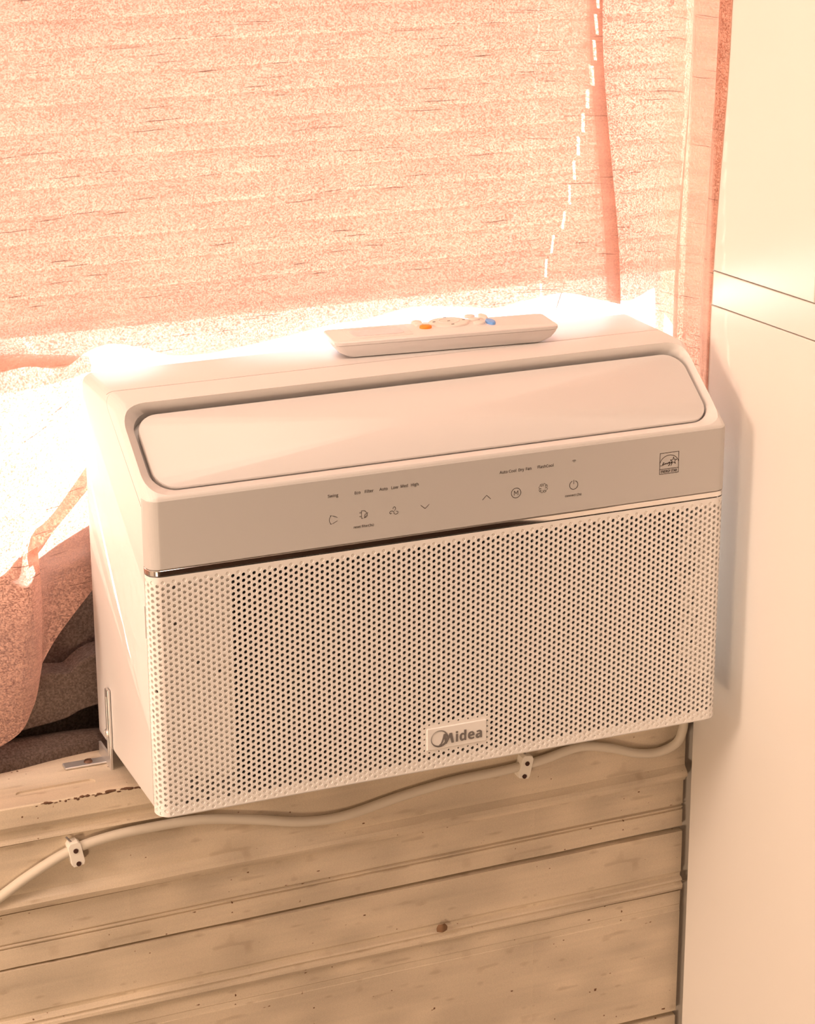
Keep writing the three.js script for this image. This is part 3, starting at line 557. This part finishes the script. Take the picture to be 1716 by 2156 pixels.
// ------------------------------------------------------------------ cabinets along the right
{
  const X0 = 0.5900, X1 = 1.15, ZB = -0.100, ZF = 0.376, slope = 0.045;
  // boards seen from their end: polygon in z, y (the units lean slightly) through the given x range
  const board = (x0, x1, yb, yt, z0, z1) => {
    const y = (v, z) => Y0 + v + (v > -0.7 ? slope * (z + 0.095) * Math.min(1, Math.max(0, (v + 0.3) / 0.68)) : 0);
    const s = new THREE.Shape([[-z0, y(yb, z0)], [-z1, y(yb, z1)], [-z1, y(yt, z1)], [-z0, y(yt, z0)]].map((p) => new THREE.Vector2(...p)));
    const b = 0.0009, g = new THREE.ExtrudeGeometry(s, { depth: x1 - x0 - 2 * b, bevelEnabled: true, bevelSize: b, bevelThickness: b, bevelOffset: -b, bevelSegments: 2 });
    g.rotateY(Math.PI / 2); g.translate(x0 + b, 0, 0); return uvMetres(g);
  };
  const lo = thing('base_cabinet', 'tall white base cabinet standing close to the air conditioner', 'cabinet', [0, 0, 0]);
  part('side_panel', board(X0, X0 + 0.018, -0.80, 0.3842, ZB, ZF), M.cabinet, lo);
  part('side_panel', board(X1 - 0.018, X1, -0.80, 0.3842, ZB, ZF), M.cabinet, lo);
  part('back_panel', board(X0 + 0.018, X1 - 0.018, -0.80, 0.38, ZB, ZB + 0.008), M.cabinet, lo);
  part('bottom_panel', board(X0 + 0.018, X1 - 0.018, -0.78, -0.762, ZB + 0.008, ZF - 0.02), M.cabinet, lo);
  for (const [a, b, h] of [[X0 + 0.0185, (X0 + X1) / 2 - 0.001, -1], [(X0 + X1) / 2 + 0.001, X1 - 0.0185, 1]]) {
    const d = part('door', board(a, b, -0.76, 0.376, ZF - 0.019, ZF - 0.001), M.cabinet, lo);
    const k = new THREE.SphereGeometry(0.011, 16, 12); k.translate(h < 0 ? b - 0.04 : a + 0.04, Y0 + 0.05, ZF + 0.008); part('knob', k, M.zinc, d);
  }
  const top = thing('cabinet_top', 'white cover board between the base cabinet and the upper cabinet', 'worktop', [0, 0, 0]);
  part('board', board(X0, X1, 0.3852, 0.4176, ZB, ZF), M.cabinet, top);
  const up = thing('upper_cabinet', 'shallow white upper cabinet standing on the cover board', 'cabinet', [0, 0, 0]);
  const ZU = 0.0815;
  part('side_panel', board(X0, X0 + 0.018, 0.4186, 1.45, ZB, ZU), M.cabinet, up);
  part('side_panel', board(X1 - 0.018, X1, 0.4186, 1.45, ZB, ZU), M.cabinet, up);
  part('back_panel', board(X0 + 0.018, X1 - 0.018, 0.4186, 1.45, ZB, ZB + 0.008), M.cabinet, up);
  part('shelf', board(X0 + 0.018, X1 - 0.018, 0.4186, 0.4365, ZB + 0.008, ZU - 0.004), M.cabinet, up);
  part('shelf', board(X0 + 0.018, X1 - 0.018, 0.80, 0.818, ZB + 0.008, ZU - 0.004), M.cabinet, up);
  part('top_panel', board(X0 + 0.018, X1 - 0.018, 1.43, 1.45, ZB + 0.008, ZU), M.cabinet, up);
}

// ------------------------------------------------------------------ grey foam packing left of the unit
{
  const ex = (pts, z0, z1, b = 0.003) => { const s = new THREE.Shape(); s.moveTo(...pts[0]); for (const p of pts.slice(1)) s.lineTo(...p); s.closePath(); const g = new THREE.ExtrudeGeometry(s, { depth: z1 - z0 - 2 * b, bevelEnabled: true, bevelSize: b, bevelThickness: b, bevelOffset: -b, bevelSegments: 3 }); g.translate(0, Y0, z0 + b); return uvMetres(g); };
  const smooth = (list, n = 40) => Array.from({ length: n + 1 }, (_, k) => spline1(list, k / n));
  const a = thing('foam_strip', 'grey foam strip with a bent top edge packed beside the air conditioner', 'foam', [0, 0, 0], 0, 'foam packing in the window gap');
  part('foam_body', ex([...smooth([[0.066, 0.088], [0.012, 0.082], [-0.003, 0.078], [-0.012, 0.073], [-0.022, 0.0655], [-0.034, 0.0665], [-0.06, 0.068], [-0.2, 0.07], [OX0 + 0.05, 0.07]]), ...smooth([[OX0 + 0.05, 0.008], [-0.2, 0.010], [-0.09, 0.0125], [-0.054, 0.0155], [-0.028, 0.019], [-0.003, 0.027], [0.066, 0.032]])], -0.236, -0.207, 0.002), M.foam, a);
  const b = thing('foam_block', 'dark grey foam block in the gap under the bent foam strip', 'foam', [0, 0, 0], 0, 'foam packing in the window gap');
  part('foam_body', ex([[0.070, 0.055], [OX0 + 0.05, 0.055], [OX0 + 0.05, -0.0117], [0.070, -0.0117]], -0.262, -0.238), M.foam, b);
  const c = thing('foam_board', 'dark foam board closing the gap behind the hanging curtain corner', 'foam', [0, 0, 0], 0, 'foam packing in the window gap');
  part('foam_body', ex([[0.070, 0.2275], [OX0 + 0.05, 0.2275], [OX0 + 0.05, 0.056], [0.070, 0.056]], -0.268, -0.240), M.foam, c);
  const d = thing('foam_roll', 'flattened grey foam roll lying along the back of the sill', 'foam', [0, 0, 0], 0, 'foam packing in the window gap');
  const pos = [], uv = [], idx = [], nx = 40, nk = 14;
  for (let i = 0; i <= nx; i++) { const t = i / nx, x = 0.060 - 0.56 * t, h = 0.006 + 0.010 * Math.sin(Math.min(1, t * 5) * Math.PI * 0.62), dz = 0.026 - 0.006 * Math.sin(t * 14);
    for (let k = 0; k <= nk; k++) { const f = k / nk * Math.PI; pos.push(x, Y0 - 0.0122 + h * Math.pow(Math.sin(f), 0.7), -0.208 + Math.cos(f) * dz * (0.6 + 0.4 * Math.min(1, t * 4))); uv.push(x, k / nk * 0.06); } }
  for (let i = 0; i < nx; i++) for (let k = 0; k < nk; k++) { const p = i * (nk + 1) + k, q = p + 1, r = p + nk + 1, s = r + 1; idx.push(p, r, q, q, r, s); }
  part('foam_body', geom(pos, idx, uv), M.foam, d);
}

// ------------------------------------------------------------------ mini blind between curtain and pane
{
  const t = thing('mini_blind', 'wide closed white slatted blind between the pink curtain and the pane', 'blind', [0, 0, 0]);
  const xa = -0.50, xb = 0.548, z = -0.252, pitch = 0.0247, cordX = [[0.690, 0.480], [0.628, 0.479], [0.575, 0.477], [0.528, 0.474], [0.487, 0.468], [0.470, 0.461], [0.454, 0.455], [0.405, 0.447]];
  const cx = (y) => { if (y >= 0.690) return 0.480; for (let i = 0; i < cordX.length - 1; i++) if (y <= cordX[i][0] && y >= cordX[i + 1][0]) { const f = (cordX[i][0] - y) / (cordX[i][0] - cordX[i + 1][0]); return cordX[i][1] + (cordX[i + 1][1] - cordX[i][1]) * f; } return 0.447; };
  const slats = (parent, x0, x1, half, tilt, mat, slot) => {
    for (let k = 0; k < 24; k++) {
      const y = 0.4045 + k * pitch, c = cx(y), lean = cx(y + 0.01) - c;
      const s = new THREE.Shape([[x0, -half], [x1, -half], [x1, half], [x0, half]].map((p) => new THREE.Vector2(...p)));
      if (slot) s.holes.push(new THREE.Path([[c - 0.0012, -0.0085], [c + 0.0012, -0.0085], [c + 0.0012 + lean, 0.0085], [c - 0.0012 + lean, 0.0085]].map((p) => new THREE.Vector2(...p))));
      const g = new THREE.ShapeGeometry(s), p = g.attributes.position;
      for (let i = 0; i < p.count; i++) { const v = p.getY(i); p.setXYZ(i, p.getX(i), Y0 + y + v * Math.cos(tilt), z + v * Math.sin(tilt)); }
      g.computeVertexNormals(); part('slat', g, mat, parent);
    }
  };
  slats(t, xa, xb, 0.0131, 0.20, M.slat, true);
  const n = thing('mini_blind', 'narrow white slatted blind whose slats show through the curtain fold', 'blind', [0, 0, 0]);
  slats(n, xb, 0.640, 0.0146, 0.16, M.slatThin, false);
  part('bottom_rail', box(xb, 0.640, Y0 + 0.3825, Y0 + 0.3945, z - 0.008, z + 0.008, 0.003), M.blindRail, n);
  part('head_rail', box(xb, 0.640, Y0 + 0.99, Y0 + 1.03, z - 0.014, z + 0.014, 0.003), M.blindRail, n);
  part('bottom_rail', box(xa, xb, Y0 + 0.3825, Y0 + 0.3945, z - 0.008, z + 0.008, 0.003), M.blindRail, t);
  part('head_rail', box(xa, xb, Y0 + 0.99, Y0 + 1.03, z - 0.014, z + 0.014, 0.003), M.blindRail, t);
  const cord = new THREE.TubeGeometry(new THREE.CatmullRomCurve3([new THREE.Vector3(0.506, Y0 + 0.385, -0.240), new THREE.Vector3(0.500, Y0 + 0.372, -0.236), new THREE.Vector3(0.490, Y0 + 0.3585, -0.226), new THREE.Vector3(0.488, Y0 + 0.33, -0.224)]), 20, 0.0006, 6);
  part('pull_cord', cord, M.blindRail, t);
}

// ------------------------------------------------------------------ curtain
{
  const rodY = 1.30;
  const rod = thing('curtain_rod', 'thin metal curtain rod above the window', 'curtain rod', [0, 0, 0]);
  const rg = new THREE.CylinderGeometry(0.008, 0.008, 1.31, 16); rg.rotateZ(Math.PI / 2); rg.translate(-0.072, Y0 + rodY, -0.06);
  part('pole', rg, M.lampMetal, rod);
  for (const x of [-0.70, 0.57]) part('wall_bracket', box(x - 0.008, x + 0.008, Y0 + rodY - 0.02, Y0 + rodY + 0.012, -0.109, -0.052, 0.002), M.lampMetal, rod);
  const t = thing('pink_curtain', 'sheer pale pink curtain with slub weave hanging behind the air conditioner', 'curtain', [0, 0, 0]);
  // horizontal course of the cloth at three heights: [x, z]
  const low = [[-0.46, -0.215], [-0.30, -0.211], [-0.16, -0.218], [-0.05, -0.216], [0.05, -0.219], [0.16, -0.213], [0.27, -0.220], [0.38, -0.214], [0.45, -0.219], [0.505, -0.213], [0.536, -0.204], [0.549, -0.202], [0.542, -0.212], [0.547, -0.222], [0.580, -0.223], [0.5965, -0.219], [0.604, -0.205], [0.604, -0.186], [0.592, -0.172], [0.586, -0.158], [0.594, -0.146], [0.600, -0.134], [0.593, -0.119], [0.588, -0.108], [0.5893, -0.096]];
  const mid = [[-0.46, -0.212], [-0.30, -0.208], [-0.16, -0.213], [-0.05, -0.211], [0.05, -0.213], [0.16, -0.208], [0.27, -0.213], [0.38, -0.209], [0.435, -0.213], [0.480, -0.209], [0.507, -0.200], [0.520, -0.198], [0.513, -0.208], [0.520, -0.217], [0.556, -0.219], [0.598, -0.216], [0.608, -0.203], [0.606, -0.180], [0.596, -0.160], [0.590, -0.142], [0.596, -0.126], [0.600, -0.112], [0.5925, -0.1065], [0.5868, -0.095], [0.5890, -0.079]];
  const high = [[-0.46, -0.085], [-0.30, -0.070], [-0.16, -0.090], [-0.05, -0.070], [0.05, -0.088], [0.16, -0.068], [0.27, -0.088], [0.38, -0.070], [0.45, -0.085], [0.475, -0.070], [0.495, -0.058], [0.508, -0.056], [0.500, -0.068], [0.505, -0.08], [0.525, -0.085], [0.545, -0.08], [0.556, -0.07], [0.562, -0.06], [0.566, -0.05], [0.570, -0.06], [0.574, -0.07], [0.577, -0.062], [0.580, -0.054], [0.582, -0.05], [0.583, -0.046]];
  const hem = [[-0.50, 0.352], [-0.066, 0.360], [-0.044, 0.363], [-0.009, 0.358], [0.013, 0.370], [0.036, 0.375], [0.065, 0.368], [0.090, 0.359], [0.126, 0.3575], [0.160, 0.361], [0.197, 0.365], [0.254, 0.371], [0.283, 0.372], [0.332, 0.380], [0.377, 0.377], [0.422, 0.371], [0.458, 0.375], [0.494, 0.379], [0.531, 0.370], [0.568, 0.362], [0.584, 0.367], [0.5955, 0.373]];
  const hemY = (x) => { if (x <= hem[0][0]) return hem[0][1]; for (let i = 0; i < hem.length - 1; i++) if (x <= hem[i + 1][0]) { const f = (x - hem[i][0]) / (hem[i + 1][0] - hem[i][0]), P = (k) => hem[Math.min(Math.max(k, 0), hem.length - 1)][1]; return cr(P(i - 1), P(i), P(i + 1), P(i + 2), f); } return hem.at(-1)[1]; };
  const N = 420, NV = 110, pos = [], uv = [], idx = []; let run = 0, prev;
  for (let i = 0; i <= N; i++) {
    const f = i / N, A = spline1(low, f), B = spline1(mid, f), C = spline1(high, f), knot = f * (low.length - 1);
    if (prev) run += Math.hypot(B[0] - prev[0], B[1] - prev[1]); prev = B;
    const y0 = knot < 15.0 ? hemY(A[0]) : knot < 15.25 ? 0.373 - (knot - 15) * 4 * 0.13 : 0.243;
    for (let j = 0; j <= NV; j++) {
      const g = Math.pow(j / NV, 1.35), y = y0 + (rodY - 0.0085 - y0) * g;
      const e = y < 0.66 ? [A, B, Math.min(1, Math.max(0, (y - 0.36) / 0.30))] : [B, C, (y - 0.66) / (rodY - 0.66)];
      const s = e[2] * e[2] * (3 - 2 * e[2]);
      let x = e[0][0] + (e[1][0] - e[0][0]) * s, z = e[0][1] + (e[1][1] - e[0][1]) * (y < 0.66 ? s : e[2]);
      const amp = knot < 10 ? 1 : 0.35, w1 = (vnoise(run * 9 + 3, y * 7 + 2, 499, 499, 71) - 0.5) * 0.007, w2 = (vnoise(run * 16 + y * 9 + 40, y * 14 - run * 6 + 60, 499, 499, 72) - 0.5) * 0.0032;
      const top = y > 0.385 ? 1 : 0.6; z += (w1 + w2) * amp * top * (y < 0.42 ? 0.8 : 1);
      pos.push(x, Y0 + y, z); uv.push(run, y + Math.sin(run * 7) * 0.004);
    }
  }
  for (let i = 0; i < N; i++) for (let j = 0; j < NV; j++) { const a = i * (NV + 1) + j, b = a + 1, c = a + NV + 1, d = c + 1; idx.push(a, c, b, b, c, d); }
  part('curtain_panel', geom(pos, idx, uv), M.fabric, t);
  // the loose corner of the cloth beside the unit, pulled down in front of the foam
  const P = (l) => l.map(([x, y, z]) => [x, Y0 + y, z]);
  const rot = (g, a) => { const u = g.attributes.uv; for (let i = 0; i < u.count; i++) { const x = u.getX(i), y = u.getY(i); u.setXY(i, x * Math.cos(a) + y * Math.sin(a), -x * Math.sin(a) + y * Math.cos(a)); } return g; };
  part('hanging_corner', rot(patch([
    P([[-0.46, 0.376, -0.230], [-0.20, 0.376, -0.230], [-0.07, 0.374, -0.228], [0.016, 0.364, -0.226]]),
    P([[-0.46, 0.33, -0.215], [-0.20, 0.32, -0.205], [-0.07, 0.338, -0.200], [0.016, 0.356, -0.216]]),
    P([[-0.46, 0.22, -0.200], [-0.20, 0.23, -0.185], [-0.075, 0.262, -0.180], [0.016, 0.330, -0.212]]),
    P([[-0.46, 0.10, -0.190], [-0.20, 0.13, -0.176], [-0.089, 0.180, -0.170], [0.016, 0.318, -0.211]]),
  ], 60, 40), 0.42), M.fabric, t);
  part('inner_fold', patch([
    P([[-0.062, 0.207, -0.184], [-0.030, 0.254, -0.198], [0.016, 0.3185, -0.217]]),
    P([[-0.066, 0.205, -0.180], [-0.032, 0.238, -0.194], [0.016, 0.282, -0.217]]),
    P([[-0.070, 0.196, -0.178], [-0.046, 0.203, -0.188], [0.016, 0.250, -0.216]]),
  ], 24, 24), M.fabric, t);
  part('side_fold', patch([
    P([[-0.060, 0.216, -0.182], [-0.036, 0.232, -0.198], [0.016, 0.276, -0.2185]]),
    P([[-0.062, 0.196, -0.176], [-0.034, 0.193, -0.190], [0.016, 0.198, -0.210]]),
    P([[-0.060, 0.150, -0.178], [-0.034, 0.165, -0.196], [0.016, 0.180, -0.211]]),
    P([[-0.058, 0.088, -0.174], [-0.034, 0.114, -0.188], [0.016, 0.157, -0.208]]),
  ], 28, 30), M.fabric, t);
  part('front_fold', patch([
    P([[-0.46, 0.16, -0.195], [-0.20, 0.16, -0.180], [-0.10, 0.180, -0.171], [-0.072, 0.198, -0.172], [-0.052, 0.204, -0.180]]),
    P([[-0.46, 0.12, -0.185], [-0.20, 0.12, -0.166], [-0.10, 0.140, -0.154], [-0.068, 0.160, -0.152], [-0.053, 0.160, -0.170]]),
    P([[-0.46, 0.06, -0.180], [-0.20, 0.06, -0.160], [-0.10, 0.085, -0.150], [-0.070, 0.112, -0.150], [-0.056, 0.120, -0.165]]),
    P([[-0.46, -0.005, -0.178], [-0.20, -0.004, -0.160], [-0.098, 0.027, -0.156], [-0.0700, 0.055, -0.160], [-0.0565, 0.092, -0.170]]),
  ], 50, 40), M.fabric, t);
}

// ------------------------------------------------------------------ lamps of the room (out of the picture)
{
  const warm = lin(1, 0.745, 0.60);
  const c = thing('ceiling_light', 'square warm ceiling light panel', 'ceiling light', [0, 0, 0]);
  part('lamp_body', box(-0.37, 0.43, 2.56, 2.599, 0.1, 0.9, 0.006), M.ceilingPaint, c);
  part('lamp_panel', box(-0.34, 0.40, 2.552, 2.5605, 0.13, 0.87, 0.002), new THREE.MeshStandardMaterial({ color: lin(0.9, 0.86, 0.8), emissive: warm, emissiveIntensity: 1.5 }), c);
  const r = new THREE.RectAreaLight(warm, CEILING_POWER, 0.74, 0.74); r.position.set(0.03, 2.548, 0.5); r.lookAt(0.03, 0, 0.5); scene.add(r);
  const f = thing('floor_lamp', 'floor lamp with a warm glowing glass globe', 'floor lamp', [-1.75, 0, 0.45]);
  part('base', new THREE.LatheGeometry([[0, 0], [0.14, 0], [0.14, 0.012], [0.03, 0.025], [0.012, 0.04]].map((p) => new THREE.Vector2(...p)), 32), M.lampMetal, f);
  part('pole', (() => { const g = new THREE.CylinderGeometry(0.012, 0.012, 1.42, 16); g.translate(0, 0.73, 0); return g; })(), M.lampMetal, f);
  part('globe_bulb', (() => { const g = new THREE.SphereGeometry(0.21, 32, 24); g.translate(0, 1.65, 0); return g; })(), M.bulb, f);
  const p = new THREE.PointLight(warm, LAMP_POWER, 0, 2); p.position.set(-1.75, 1.65, 0.45); p.castShadow = true; p.shadow.radius = 10; scene.add(p);
}
{
  // low lantern beside the camera: its light climbs the boards from below
  const warm = lin(1, 0.71, 0.47), f = thing('floor_lantern', 'low round paper lantern glowing warm on the floor', 'lantern', [-0.95, 0, 1.25]);
  part('stand', new THREE.LatheGeometry([[0, 0], [0.09, 0], [0.09, 0.015], [0.02, 0.03], [0.02, 0.19], [0, 0.19]].map((p) => new THREE.Vector2(...p)), 24), M.lampMetal, f);
  part('lantern_bulb', (() => { const g = new THREE.SphereGeometry(0.17, 32, 24); g.translate(0, 0.35, 0); return g; })(), M.bulb, f);
  const p = new THREE.PointLight(warm, LANTERN_POWER, 0, 2); p.position.set(-0.95, 0.35, 1.25); p.castShadow = true; p.shadow.radius = 8; scene.add(p);
}
// ------------------------------------------------------------------ bare brown wood where the paint has chipped off the sill edge
{
  const w = scene.getObjectByName('window_1'), brown = new THREE.MeshStandardMaterial({ color: lin(0.13, 0.065, 0.035), roughness: 0.85 });
  for (let k = 0; k < 26; k++) {
    const x = -0.085 + k * 0.0042 + rnd() * 0.003, len = 0.0012 + rnd() * 0.0034, hgt = 0.0004 + rnd() * 0.0011, n = 9, pos = [], idx = [], yc = Y0 + OY0 - 0.0012 - rnd() * 0.0022;
    const ringAt = (z, sc) => { for (let i = 0; i < n; i++) { const a = i / n * Math.PI * 2, q = sc * (0.7 + hash(i, k, 77) * 0.5); pos.push(x + Math.cos(a) * len * q, yc + Math.sin(a) * hgt * q, z); } };
    ringAt(-0.1045, 1); ringAt(-0.1033, 0.9); pos.push(x, yc, -0.1032);
    for (let i = 0; i < n; i++) { const j = (i + 1) % n; idx.push(i, j, n + i, j, n + j, n + i, n + i, n + j, 2 * n); }
    part('paint_chip', geom(pos, idx), brown, w);
  }
}
renderer.render(scene, camera);
